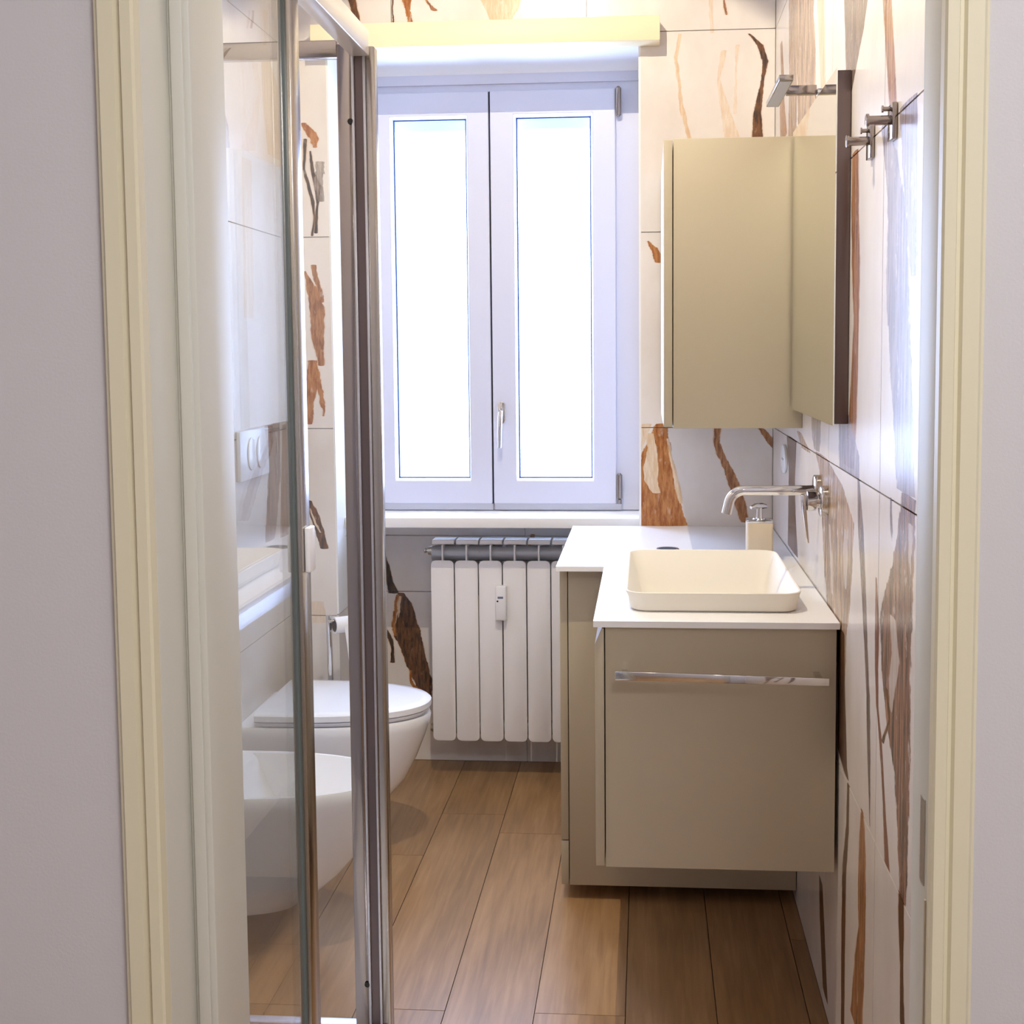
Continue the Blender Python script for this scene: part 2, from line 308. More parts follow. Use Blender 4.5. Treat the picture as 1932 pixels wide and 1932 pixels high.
# vein ribbons: (height, centre, half width) along each wall, metres
VEINS = {
 'back': [
  ('tan', [(2.047,0.127,0.0071),(2.143,0.104,0.0079),(2.221,0.095,0.0055),(2.286,0.087,0.0063),(2.353,0.099,0.0063)]),
  ('dark', [(2.042,0.328,0.0172),(2.115,0.328,0.0132),(2.169,0.335,0.0093),(2.215,0.344,0.0062),(2.268,0.35,0.0093),(2.315,0.335,0.0101),(2.348,0.303,0.0047)]),
  ('faint', [(2.117,0.262,0.0062),(2.201,0.263,0.0039),(2.263,0.265,0.0031),(2.317,0.268,0.0078)]),
  ('faint', [(2.038,0.255,0.025),(2.218,0.213,0.0062),(2.302,0.229,0.0093)]),
  ('rust', [(1.682,0.037,0.0103),(1.706,0.031,0.0135),(1.725,0.02,0.0111),(1.746,0.004,0.0048)]),
  ('rust', [(0.883,0.049,0.0751),(0.951,0.038,0.0638),(1.033,0.03,0.0556),(1.098,0.029,0.0499),(1.146,0.036,0.0306),(1.195,0.044,0.0193)]),
  ('hole', [(0.984,0.028,0.0129),(1.025,0.012,0.0218),(1.065,0.012,0.0242),(1.122,0.016,0.0145),(1.166,0.005,0.0145)]),
  ('hole', [(1.114,-0.017,0.0024),(1.15,-0.01,0.0072),(1.195,0,0.0177)]),
  ('hole', [(0.952,0.103,0.0056),(1.017,0.089,0.0097),(1.082,0.076,0.0064),(1.15,0.062,0.004)]),
  ('brown', [(0.895,0.298,0.0128),(0.952,0.282,0.0184),(1.017,0.262,0.0176),(1.065,0.241,0.0144),(1.098,0.225,0.0128),(1.138,0.209,0.0112),(1.194,0.213,0.012)]),
  ('brown', [(1.122,0.382,0.0071),(1.154,0.365,0.0143),(1.186,0.339,0.0079)]),
  ('dark', [(2.414,-0.871,0.0098),(2.489,-0.889,0.0122)]),
  ('rust', [(2.409,-0.71,0.0089),(2.444,-0.715,0.0081),(2.484,-0.72,0.0185)]),
  ('dark', [(2.411,-0.761,0.0032),(2.486,-0.763,0.0032)]),
  ('brown', [(2.441,-0.634,0.0088),(2.473,-0.662,0.0048)]),
  ('tan', [(2.405,-0.435,0.0319),(2.443,-0.431,0.0518),(2.476,-0.436,0.0654)]),
  ('faint', [(2.354,0.194,0.0062),(2.458,0.188,0.0078)]),
  ('brown', [(2.405,0.235,0.0047),(2.457,0.228,0.0047)]),
  ('rust', [(2.044,-1.012,0.0082),(2.07,-1.011,0.0148),(2.089,-1.023,0.0173),(2.118,-1.044,0.0091)]),
  ('black', [(1.777,-1.025,0.005),(1.833,-1.016,0.0041),(1.881,-1.021,0.0066),(1.93,-1.033,0.0066),(1.978,-1.046,0.005),(2.07,-1.039,0.0066)]),
  ('black', [(1.785,-1.013,0.0066),(1.873,-1.006,0.005),(1.929,-1.005,0.0116),(1.97,-1.019,0.0066),(2.033,-1.025,0.0041)]),
  ('grey', [(1.881,-0.996,0.0116),(1.937,-1,0.0165),(2.001,-0.996,0.0148)]),
  ('brown', [(1.379,-1.005,0.01),(1.461,-1.013,0.02),(1.558,-1.016,0.025),(1.615,-1.03,0.0166),(1.669,-1.05,0.005)]),
  ('brown', [(1.574,-0.999,0.0083),(1.64,-1.013,0.01),(1.688,-1.025,0.01)]),
  ('rust', [(1.198,-1.047,0.0109),(1.264,-1.045,0.0134),(1.33,-1.031,0.0251),(1.395,-1.033,0.015)]),
  ('rust', [(1.223,-1,0.005),(1.28,-1.005,0.0075),(1.338,-1.013,0.0067)]),
  ('dark', [(0.807,-1.008,0.0135),(0.866,-1.022,0.0152),(0.908,-1.036,0.0169),(0.958,-1.053,0.0084)]),
  ('hole', [(0.858,-1.02,0.0034),(0.891,-1.035,0.0051),(0.933,-1.051,0.0034)]),
  ('faint', [(0.572,-1.027,0.0238),(0.639,-1.034,0.0221)]),
 ],
 'niche': [
  ('black', [(0.588,-0.874,0.0195),(0.633,-0.888,0.013),(0.679,-0.898,0.013),(0.734,-0.912,0.0093)]),
  ('brownk', [(0.224,-0.766,0.0223),(0.28,-0.776,0.0335),(0.336,-0.796,0.0391),(0.392,-0.81,0.0428),(0.438,-0.829,0.0492),(0.494,-0.829,0.0371),(0.55,-0.832,0.0232),(0.589,-0.852,0.0121)]),
  ('hole', [(0.503,-0.858,0.0019),(0.54,-0.856,0.0056),(0.577,-0.853,0.0074)]),
  ('rust', [(0.438,-0.872,0.0056),(0.475,-0.876,0.0074),(0.531,-0.869,0.0074),(0.583,-0.863,0.0065)]),
  ('black', [(0.344,-0.882,0.0093),(0.391,-0.881,0.0056),(0.426,-0.888,0.0093),(0.46,-0.906,0.0093)]),
  ('rust', [(0.246,-0.794,0.0168),(0.27,-0.816,0.0056),(0.317,-0.822,0.0056)]),
  ('brown', [(0.755,-0.397,0.0091),(0.795,-0.39,0.0091)]),
 ],
 'right': [
  ('streak', [(1.968,3.426,0.0988),(2.158,3.415,0.0977),(2.379,3.436,0.1046)]),
  ('streak', [(1.929,3.135,0.1699),(2.086,3.141,0.175),(2.181,3.177,0.1683),(2.304,3.172,0.1828)]),
  ('tan', [(1.94,2.829,0.0335),(2.059,2.859,0.0469),(2.228,2.901,0.0612)]),
  ('brown', [(2.003,3.642,0.0908),(2.101,3.689,0.0644),(2.187,3.68,0.0356),(2.284,3.722,0.029)]),
  ('greyb', [(1.774,2.464,0.0191),(1.894,2.476,0.0288),(1.929,2.457,0.0629),(1.979,2.425,0.1067),(2.031,2.405,0.1375),(2.102,2.391,0.1706)]),
  ('brown', [(1.752,2.033,0.0258),(1.794,2.043,0.0325),(1.862,2.063,0.0353),(1.934,2.09,0.0361),(1.997,2.113,0.0368)]),
  ('brown', [(1.197,2.436,0.0696),(1.28,2.397,0.0489),(1.378,2.377,0.0389),(1.475,2.366,0.0325),(1.571,2.376,0.0476),(1.668,2.392,0.045),(1.779,2.397,0.036)]),
  ('lilac', [(1.206,1.904,0.0711),(1.307,1.928,0.0765),(1.393,1.954,0.0824),(1.518,1.989,0.0931),(1.602,1.996,0.079),(1.644,2.01,0.0674),(1.723,2.058,0.0529),(1.778,2.119,0.0234)]),
  ('lilac', [(1.523,1.865,0.0237),(1.615,1.889,0.0446),(1.701,1.909,0.0587),(1.779,1.923,0.067)]),
  ('streak', [(1.177,3.08,0.0914),(1.212,3.225,0.0501)]),
  ('grey', [(1.192,2.888,0.0446),(1.215,2.9,0.0719),(1.286,2.906,0.0901)]),
  ('dark', [(0.891,3.341,0.1204),(1,3.37,0.0856),(1.083,3.376,0.0735),(1.186,3.391,0.1171)]),
  ('lilac', [(1.183,2.43,0.1226),(1.227,2.437,0.1263),(1.294,2.498,0.0631)]),
  ('streak', [(0.791,2.51,0.0715),(0.868,2.57,0.1315),(0.928,2.568,0.1697),(1.002,2.577,0.1987),(1.098,2.585,0.2238),(1.153,2.676,0.1717),(1.188,2.82,0.0935)]),
  ('holem', [(0.96,2.456,0.013),(1.021,2.461,0.0325),(1.072,2.464,0.0195)]),
  ('holem', [(0.916,2.629,0.0149),(0.98,2.645,0.0188),(1.053,2.677,0.0154)]),
  ('dark', [(0.602,2.417,0.0318),(0.622,2.47,0.063),(0.753,2.492,0.0504),(0.869,2.504,0.0473)]),
  ('greyb', [(0.602,2.16,0.0051),(0.708,2.176,0.018),(0.815,2.192,0.0208),(0.902,2.22,0.0212),(1.007,2.255,0.0273),(1.097,2.289,0.0336),(1.186,2.321,0.0144)]),
  ('rustd', [(0.594,2,0.0261),(0.701,2.04,0.0135),(0.778,2.071,0.0162),(0.83,2.106,0.0144),(0.89,2.116,0.0193),(0.962,2.116,0.024),(1.039,2.131,0.0097)]),
  ('greyb', [(1.121,1.999,0.0043),(1.137,2.005,0.0128),(1.186,2.013,0.0086)]),
  ('streakd', [(0.596,1.878,0.0269),(0.69,1.886,0.0424),(0.767,1.9,0.0585),(0.822,1.931,0.0923),(0.897,1.958,0.1171),(0.977,1.972,0.1287),(1.031,1.948,0.1093),(1.081,1.917,0.0822),(1.137,1.895,0.0668),(1.205,1.882,0.0526)]),
  ('holem', [(1.093,1.855,0.0055),(1.11,1.864,0.013),(1.165,1.864,0.0166)]),
  ('holem', [(0.854,1.99,0.0107),(0.899,1.983,0.0296),(0.947,1.957,0.0329),(1.003,1.986,0.0254)]),
  ('dark', [(0.783,2.055,0.0137),(0.835,2,0.0086),(0.879,2.025,0.0133)]),
  ('dark', [(0.404,1.866,0.021),(0.489,1.878,0.0154),(0.551,1.886,0.0233),(0.599,1.89,0.0233)]),
  ('brown', [(0.178,2.276,0.0629),(0.304,2.247,0.0527),(0.382,2.226,0.038),(0.458,2.232,0.0436),(0.536,2.232,0.038),(0.602,2.236,0.0163)]),
  ('dark', [(0.093,2.43,0.0229),(0.285,2.434,0.0261),(0.414,2.43,0.0259),(0.511,2.397,0.0188),(0.595,2.394,0.0156)]),
  ('dark', [(0.033,2.668,0.0394),(0.17,2.728,0.041),(0.254,2.755,0.0292)]),
 ],
 'left': [
  ('streakd', [(0.862,3.683,0.053),(1.047,3.74,0.068),(1.206,3.748,0.0627)]),
  ('brown', [(0.854,3.845,0.0635),(1.033,3.872,0.0641),(1.198,3.886,0.0526)]),
  ('tan', [(2.007,3.851,0.0988),(2.163,3.838,0.1258),(2.286,3.756,0.0481)]),
  ('faint', [(1.518,3.535,0.0483),(1.963,3.549,0.0482)]),
 ],
}

# ---------------------------------------------------------------- room shell
XL, XR, YB, YN, YD, CEIL = -1.12, 0.38, 3.88, 4.29, 1.302, 2.80
YH = 1.14   # hall face of the door wall
def wood():
    m = bpy.data.materials.new('wood_look_porcelain'); m.use_nodes = True; nt = m.node_tree; L = nt.links.new; N = nt.nodes.new
    b = nt.nodes['Principled BSDF']
    g = N('ShaderNodeNewGeometry'); oi = N('ShaderNodeObjectInfo')
    off = N('ShaderNodeVectorMath'); off.operation = 'SCALE'; off.inputs[0].default_value = (3, 17, 5); L(oi.outputs['Random'], off.inputs['Scale'])
    ad = N('ShaderNodeVectorMath'); L(g.outputs['Position'], ad.inputs[0]); L(off.outputs[0], ad.inputs[1])
    mp = N('ShaderNodeMapping'); mp.inputs['Scale'].default_value = (1, .06, 1); L(ad.outputs[0], mp.inputs[0])
    n = N('ShaderNodeTexNoise'); n.inputs['Scale'].default_value = 70; n.inputs['Detail'].default_value = 8; n.inputs['Distortion'].default_value = .6; L(mp.outputs[0], n.inputs[0])
    mp2 = N('ShaderNodeMapping'); mp2.inputs['Scale'].default_value = (1, .22, 1); L(ad.outputs[0], mp2.inputs[0])
    n2 = N('ShaderNodeTexNoise'); n2.inputs['Scale'].default_value = 9; n2.inputs['Detail'].default_value = 4; L(mp2.outputs[0], n2.inputs[0])
    cr = N('ShaderNodeValToRGB'); e = cr.color_ramp.elements
    e[0].position = .25; e[0].color = S((128, 98, 66)); e[1].position = .78; e[1].color = S((190, 154, 112))
    k = e.new(.5); k.color = S((162, 126, 86))
    mx = N('ShaderNodeMath'); mx.operation = 'MULTIPLY_ADD'; mx.inputs[1].default_value = .5; L(n2.outputs[0], mx.inputs[0])
    hf = N('ShaderNodeMath'); hf.operation = 'MULTIPLY'; hf.inputs[1].default_value = .5; L(n.outputs[0], hf.inputs[0]); L(hf.outputs[0], mx.inputs[2])
    L(mx.outputs[0], cr.inputs[0])
    hs = N('ShaderNodeHueSaturation'); va = N('ShaderNodeMapRange'); va.inputs[3].default_value = .88; va.inputs[4].default_value = 1.08
    L(oi.outputs['Random'], va.inputs[0]); L(va.outputs[0], hs.inputs['Value']); L(cr.outputs[0], hs.inputs['Color']); L(hs.outputs[0], b.inputs['Base Color'])
    b.inputs['Roughness'].default_value = .34
    bp = N('ShaderNodeBump'); bp.inputs['Strength'].default_value = .25; bp.inputs['Distance'].default_value = .0006; L(n.outputs[0], bp.inputs['Height']); L(bp.outputs[0], b.inputs['Normal'])
    return m
M['wood'] = wood()

floor = structure('floor')
box('slab', M['grout'], floor, (-2.0, 2.0, -1.8, 4.5, -.12, -.0075))
def joints(first, lo, hi, pitch=1.166):
    y = first
    while y > lo: y -= pitch
    L_ = [lo]
    y += pitch
    while y < hi: L_.append(y); y += pitch
    return L_+[hi]
seams = [-1.12, -1.02, -.825, -.631, -.437, -.243, -.048, .147, .342, .38]
firsts = {-1.12: 3.0, -1.02: 2.9, -.825: 3.455, -.631: 2.617, -.437: 3.636, -.243: 2.62, -.048: 3.30, .147: 2.4, .342: 3.0}
for i in range(len(seams)-1):
    yy = joints(firsts[seams[i]], YD-.16, YN)
    for j in range(len(yy)-1):
        box('plank', M['wood'], floor, (seams[i]+.001, seams[i+1]-.001, yy[j]+.001, yy[j+1]-.001, -.009, 0))
for i in range(11):   # hall planks behind the doorway
    x = -1.12+.2*i
    for a, b in ((-1.7, -.6), (-.6, .55), (.55, YH-.001)):
        o_ = .35*(i % 3)
        box('plank', M['wood'], floor, (x+.001, x+.199, max(-1.7, a-o_)+.001, (b-o_ if b < 1.1 else b)-.001, -.009, 0))

ceil = structure('ceiling')
mb = MB(); a, ay = .055, .165
mb.box(-2, LX-a, -1.8, 4.5, CEIL, CEIL+.06); mb.box(LX+a, 2, -1.8, 4.5, CEIL, CEIL+.06)
mb.box(LX-a, LX+a, -1.8, LY-ay, CEIL, CEIL+.06); mb.box(LX-a, LX+a, LY+ay, 4.5, CEIL, CEIL+.06)
mb.box(-2, 2, -1.8, 4.5, CEIL+.061, CEIL+.12)
mb.build('plaster', M['white'], ceil)

zs = [0, .595, 1.184, 1.773, 2.362, CEIL]
us = [YB-.59*k for k in range(5)]; us = [YD]+us[::-1]
us[0] = YD
wr = structure('wall_right'); box('masonry', M['grout'], wr, (XR+.0095, XR+.16, YD+.001, 4.46, 0, CEIL))
tile_grid(wr, 'y', XR, .009, us, zs, [], VEINS['right'])
wl = structure('wall_left'); box('masonry', M['grout'], wl, (XL-.16, XL-.0095, YD+.001, 4.46, 0, CEIL))
tile_grid(wl, 'y', XL, .009, us, zs, [], VEINS['left'], sign=-1)

WX0, WX1, WZ0, WZ1 = -.972, -.018, .86, 2.335
wb = structure('wall_back')
mb = MB(); mb.box(XL-.009, WX0-.001, YB+.0095, 4.46, 0, CEIL); mb.box(WX1+.001, XR+.009, YB+.0095, 4.46, 0, CEIL)
mb.box(WX0-.001, WX1+.001, YB+.0095, 4.46, WZ1+.001, CEIL); mb.build('masonry', M['white'], wb)
tile_grid(wb, 'x', YB, .009, [XL, -.767, -.178, XR], zs, [(WX0, WX1, 0, WZ1)], VEINS['back'])
wn = structure('wall_niche')
box('masonry', M['white'], wn, (WX0, WX1, YN+.0095, 4.46, 0, .829))
tile_grid(wn, 'x', YN, .009, [WX0+.007, -.415, WX1-.007], [0, .595, .79, .829], [], VEINS['niche'])

wf = structure('wall_front')
JX0, JX1, DZ = -.455, .252, 2.10
mb = MB(); mb.box(-1.29, JX0-.02, YH, YD, 0, CEIL); mb.box(JX1+.02, .55, YH, YD, 0, CEIL); mb.box(JX0-.02, JX1+.02, YH, YD, DZ+.02, CEIL)
mb.build('partition', M['paint'], wf)
mb = MB(); mb.box(-1.35, -1.29, -1.75, YD, 0, CEIL); mb.build('wall_hall_left', M['paint'], None, kind='structure')
mb = MB(); mb.box(1.1, 1.16, -1.75, YH+.05, 0, CEIL); mb.build('wall_hall_right', M['paint'], None, kind='structure')
mb = MB(); mb.box(.55, 1.1, YH, YD, 0, CEIL); mb.build('partition', M['paint'], wf)
mb = MB(); mb.box(-1.35, 1.16, -1.81, -1.75, 0, CEIL); mb.build('wall_hall_rear', M['paint'], None, kind='structure')

# door frame around the opening
door = structure('door_1')
YS = 1.206
def casing(x_in, s):
    # moulded architrave profile, (distance outward from opening, thickness)
    P = [(0, 0), (0, .014), (.002, .017), (.0115, .017), (.0135, .011), (.0165, .011), (.019, .0145), (.033, .0145), (.036, .010), (.0385, .009), (.0385, 0)]
    q = [(x_in+s*p[0], YH-p[1]) for p in P]
    MB().prism(q, 'z', 0, DZ+.04).build('casing', M['door_paint'], door, smooth=False)
casing(JX0-.004+.004, -1); casing(JX1-.004+.004, 1)
P = [(0, 0), (0, .014), (.002, .017), (.0115, .017), (.0135, .011), (.0165, .011), (.019, .0145), (.033, .0145), (.036, .010), (.0385, .009), (.0385, 0)]
MB().prism([(YH-p[1], DZ+p[0]) for p in P], 'x', JX0, JX1).build('casing', M['door_paint'], door)
box('jamb', M['jamb_paint'], door, (JX0-.0195, JX0, YH, YD+.004, 0, DZ), .0015)
box('jamb', M['jamb_paint'], door, (JX1, JX1+.0195, YH, YS, 0, DZ), .0015)
box('jamb', M['jamb_paint'], door, (JX0, JX1, YH, YD+.004, DZ, DZ+.0195), .0015)
box('stop', M['jamb_paint'], door, (JX0, JX0+.022, YS, YD+.004, 0, DZ), .0015)
box('rubber_seal', M['jamb_paint'], door, (JX0+.004, JX0+.016, YS-.004, YS, 0, DZ), .001)
box('strike_plate', M['brass'], door, (JX1-.0012, JX1, 1.150, 1.166, .93, 1.01), 0)
box('rubber_seal', M['taupe2'], door, (JX1-.0015, JX1, 1.1415, 1.1445, .72, .92), 0)

# ---------------------------------------------------------------- window
win = structure('window_1')
FY = 4.154
def frame(name, mt, x0, x1, z0, z1, w, y0, y1, parent, bev=.003, wl_=None, wr_=None, wb_=None, wt_=None):
    wl_ = wl_ or w; wr_ = wr_ or w; wb_ = wb_ or w; wt_ = wt_ or w
    def lp(y, a_, b_, c_, d_): return [(a_, y, c_), (b_, y, c_), (b_, y, d_), (a_, y, d_)]
    O = (x0, x1, z0, z1); I = (x0+wl_, x1-wr_, z0+wb_, z1-wt_)
    mb = MB().rings([lp(y0, *O), lp(y0, *I), lp(y1, *I), lp(y1, *O), lp(y0, *O)], False, False)
    o = mb.build(name, mt, parent)
    bm = bmesh.new(); bm.from_mesh(o.data); bmesh.ops.remove_doubles(bm, verts=bm.verts, dist=1e-6)
    bmesh.ops.recalc_face_normals(bm, faces=bm.faces)
    if bev:
        es = [e for e in bm.edges if e.calc_face_angle(0) > .6]
        bmesh.ops.bevel(bm, geom=es, offset=bev, segments=2, profile=.5, affect='EDGES')
    bm.to_mesh(o.data); bm.free(); return o
frame('frame', M['pvc'], WX0+.0065, WX1-.0065, 0.8956, 2.3374, .085, FY+.02, FY+.085, win, 0, wb_=.023, wt_=.09)
def sash(x0, x1, gx0, gx1, z0=0.9165, z1=2.2561, gz0=0.9947, gz1=2.1789):
    s = frame('sash', M['pvc'], x0, x1, z0, z1, .05, FY-.002, FY+.06, win, .004, wl_=gx0-x0, wr_=x1-gx1, wb_=gz0-z0, wt_=z1-gz1)
    # sloping glazing bead
    mb = MB(); b = .013; y0, y1 = FY+.004, FY+.028
    o_ = [(gx0-.001, gz0-.001), (gx1+.001, gz0-.001), (gx1+.001, gz1+.001), (gx0-.001, gz1+.001)]
    i_ = [(gx0+b*.35, gz0+b*.35), (gx1-b*.35, gz0+b*.35), (gx1-b*.35, gz1-b*.35), (gx0+b*.35, gz1-b*.35)]
    mb.rings([[(p[0], y0, p[1]) for p in o_], [(p[0], y1, p[1]) for p in i_], [(p[0], y1+.01, p[1]) for p in i_], [(p[0], y1+.01, p[1]) for p in o_]], False, False)
    mb.build('glazing_bead', M['pvc'], s)
    frame('seal', M['seal'], gx0+.002, gx1-.002, gz0+.002, gz1-.002, .0065, y1+.004, y1+.013, s, 0)
    box('pane', M['pane'], s, (gx0+.003, gx1-.003, y1+.014, y1+.019, gz0+.003, gz1-.003))
    return s
s1 = sash(-0.8882, -0.5098, -0.8319, -0.5817); s2 = sash(-0.5046, -0.1001, -0.4274, -0.1751)
box('meeting_gap', M['black'], win, (-0.5096, -0.5048, FY+.012, FY+.03, 0.9165, 2.2561))
# handle on the right sash
hx, hz = -0.4759, 1.224
o = MB().prism([(hx+.0135*math.cos(t)*1.0, hz+(.018 if math.sin(t) > 0 else -.030)+.013*math.sin(t)) for t in [2*math.pi*i/24 for i in range(24)]], 'y', FY-.011, FY-.002).build('handle', M['chrome'], s2, .002)
MB().tube([(hx, FY-.009, hz), (hx, FY-.030, hz), (hx, FY-.044, hz-.006), (hx-.001, FY-.050, hz-.022), (hx-.002, FY-.050, hz-.06), (hx-.003, FY-.047, hz-.118)], [.009, .009, .009, .0085, .008, .0065], 16).build('handle', M['chrome'], s2, smooth=True)
for z0, z1 in ((2.1654, 2.2603), (0.9321, 1.0186)):
    MB().tube([(-0.0902, FY-.004, z0), (-0.0902, FY-.004, z0+.004), (-0.0902, FY-.004, z1-.006), (-0.0902, FY-.004, z1)], [.005, .0095, .0095, .004], 14).build('hinge', M['chrome_d'], win, smooth=True)
MB().tube([(-0.0902, FY-.004, 0.9175), (-0.0902, FY-.004, 0.9311)], [.007, .007], 12).build('hinge', M['chrome_d'], win, smooth=True)
box('drip_rail', M['alu_b'], win, (-0.8882, -0.5077, FY+.006, FY+.02, 0.8961, 0.916)); box('drip_rail', M['alu_b'], win, (-0.5025, -0.0855, FY+.006, FY+.02, 0.8961, 0.916))
# sill board with nosing
box('sill', M['white'], win, (WX0+.0065, WX1-.0065, 3.985, 4.46, 0.86, 0.8915), .0015)
box('sill_nosing', M['white'], win, (WX0+.0065, WX1-.0065, 3.982, 3.985, 0.86, 0.8909), .0005)
# plastered reveal: head with cove, sides
for x0, x1 in ((WX0-.0009, WX0+.006), (WX1-.006, WX1+.0009)):
    mb = MB(); mb.box(x0, x1, YB+.001, 3.981, .600, WZ1); mb.box(x0, x1, 3.981, YN, .600, .829); mb.box(x0, x1, 3.981, FY+.02, .886, WZ1); mb.build('reveal', M['white'], win)
    box('tile', _plain['y'], win, (x0, x1, YB+.001, YN, .001, .597))
cv = [(YB+.001, WZ1)]+[(FY+.02-.055+.055*math.sin(t), WZ1-.001-.045*(1-math.cos(t))) for t in [math.pi/2*i/8 for i in range(9)]]+[(FY+.02, WZ1)]
MB().prism([(p[0], p[1]) for p in cv], 'x', WX0+.0065, WX1-.0065).build('reveal_head', M['white'], win, smooth=True)
box('shutter_cover', M['pvc'], win, (WX0+.0065, WX1-.0065, FY+.012, FY+.02, 2.2801, 2.3218), .001)
box('shutter_slat', M['cove'], win, (WX0+.02, WX1-.02, 4.31, 4.33, 2.1581, 2.4), .002)
mb = MB(); mb.box(WX0-.12, WX0, FY+.086, 4.46, 0.8915, 2.4); mb.box(WX1, WX1+.12, FY+.086, 4.46, 0.8915, 2.4); mb.build('outer_reveal', M['white'], win)

# ---------------------------------------------------------------- pelmet
o = box('curtain_pelmet', M['pelmet'], None, (-.997, .039, 3.80, YB-.001, 2.319, 2.390), .0015)
o['label'] = 'long cream box pelmet fixed above the window'; o['category'] = 'pelmet'
# ---------------------------------------------------------------- radiator
RX0, RP, RY = -.710, .0795, 4.10
rad = thing('radiator', (-.43, 4.15, 0), 'white aluminium column radiator in the niche below the window', 'radiator')
first = None
def section_mesh():
    mb = MB(); w = RP-.0035
    # front plate, rounded corners
    mb.prism(rrect(RX0, RX0+w, .130, .735, .016, 6), 'y', RY, RY+.004)
    # web, top slab, rear plate
    mb.box(RX0+w/2-.0025, RX0+w/2+.0025, RY+.004, RY+.09, .14, .785)
    mb.box(RX0+.002, RX0+w-.001, RY+.018, RY+.085, .786, .800)
    mb.box(RX0+.006, RX0+w-.006, RY+.083, RY+.087, .14, .786)
    return mb
first = section_mesh().build('section', M['rad'], rad, .0012)
MB().tube([(RX0-.002, RY+.048, .752), (RX0+RP+.0, RY+.048, .752)], .026, 20).build('core_tube', M['rad_in'], first, smooth=True)
MB().tube([(RX0-.002, RY+.048, .165), (RX0+RP+.0, RY+.048, .165)], .024, 20).build('core_tube', M['rad_in'], first, smooth=True)
for k in range(1, 8):
    c = copy_tree(first, rad); c.location.x += RP*k
MB().tube([(RX0-.030, RY+.048, .760), (RX0-.024, RY+.048, .760), (RX0-.022, RY+.048, .760), (RX0-.016, RY+.048, .760), (RX0-.0155, RY+.048, .760), (RX0-.002, RY+.048, .760)], [.008, .009, .005, .005, .014, .016], 12).build('air_valve', M['brass'], rad)
MB().tube([(RX0-.012, RY+.03, .165), (RX0-.002, RY+.03, .165)], [.012, .016], 8).build('end_plug', M['brass'], rad)
MB().tube([(RX0+.02, RY+.085, .72), (RX0+.02, YN-.0005, .72)], .006, 8).build('wall_bracket', M['brass'], rad)
MB().tube([(RX0+RP*5+.02, RY+.085, .72), (RX0+RP*5+.02, YN-.0005, .72)], .006, 8).build('wall_bracket', M['brass'], rad)
hm = thing('heat_meter', (-.476, RY-.01, .54), 'small white heat meter clipped to the front of the radiator', 'meter')
box('body', M['plastic'], hm, (-.4945, -.4585, RY-.028, RY-.0003, .541, .656), .004)
box('display', M['lcd'], hm, (-.4865, -.4685, RY-.0286, RY-.0279, .6145, .6215))
MB().prism([(-.487+.003*math.cos(t), .606+.003*math.sin(t)) for t in [2*math.pi*i/12 for i in range(12)]], 'y', RY-.0288, RY-.0279).build('button', M['black'], hm)

# ---------------------------------------------------------------- wall-hung toilet and bidet
def dshape(xb, xt, yc, hw, n=28, nx=.30):
    # flat at the wall, elliptical nose; ccw list of (x, y)
    L_ = []
    xe = xt-(xt-xb)*(1-nx)*.80
    xe = xb+(xt-xb)*nx
    for i in range(n+1):
        t = -math.pi/2+math.pi*i/n
        c, s = math.cos(t), math.sin(t)
        L_.append((xe+(xt-xe)*abs(c)**.92, yc+hw*math.copysign(abs(s)**.92, s)))
    return [(xb, yc-hw)]+L_+[(xb, yc+hw)]
def ring(o, z): return [(p[0], p[1], z) for p in o]
def bowl_body(mb, yc, ztop, tip, hw, xb=XL+.001, top=None):
    lv = [(.088, tip-.235, hw*.60), (.092, tip-.20, hw*.64), (.125, tip-.155, hw*.70), (.165, tip-.11, hw*.77), (.21, tip-.073, hw*.83), (.27, tip-.042, hw*.90), (.33, tip-.018, hw*.95), (ztop-.03, tip-.003, hw*.99), (ztop-.008, tip, hw), (ztop, tip-.004, hw-.004)]
    return [ring(dshape(xb, t, yc, h_), z) for z, t, h_ in lv]
toi = thing('toilet', (-.86, 3.51, 0), 'white wall-hung toilet with its lid closed, nearer the window', 'toilet')
MB().rings(bowl_body(None, 3.51, .400, -.615, .186)).build('bowl', M['ceramic'], toi, smooth=True)
def lidr(z, t, h, nx=.2): return ring(dshape(-1.068, t, 3.51, h, nx=nx), z)
MB().rings([lidr(.4035, -.622, .182), lidr(.4095, -.619, .185), lidr(.4125, -.622, .182)]).build('seat_ring', M['lid'], toi, smooth=True)
MB().rings([lidr(.414, -.620, .183), lidr(.418, -.614, .190), lidr(.433, -.614, .190), lidr(.438, -.620, .184), lidr(.440, -.64, .165)]).build('lid', M['lid'], toi, smooth=True)
box('hinge', M['lid'], toi, (-1.078, -1.069, 3.40, 3.62, .402, .432), .003)
bid = thing('bidet', (-.86, 2.955, 0), 'white wall-hung bidet with open basin, nearer the shower', 'bidet')
R = bowl_body(None, 2.955, .400, -.630, .180)
def bi(x0, t, h, z): return ring(dshape(x0, t, 2.955, h, nx=.3), z)
R += [bi(XL+.11, -.650, .162, .399), bi(XL+.125, -.655, .156, .390), bi(XL+.15, -.675, .138, .345), bi(XL+.18, -.715, .11, .305), bi(XL+.22, -.78, .06, .290)]
MB().rings(R).build('basin', M['ceramic'], bid, smooth=True)
MB().tube([(-.90, 2.955, .2905), (-.90, 2.955, .294)], .022, 16).build('drain', M['chrome'], bid, smooth=True)
MB().tube([(XL+.055, 2.955, .3995), (XL+.055, 2.955, .47), (XL+.062, 2.955, .50), (XL+.09, 2.955, .507), (XL+.135, 2.955, .495)], [.021, .020, .017, .013, .011], 16).build('tap', M['chrome'], bid, smooth=True)

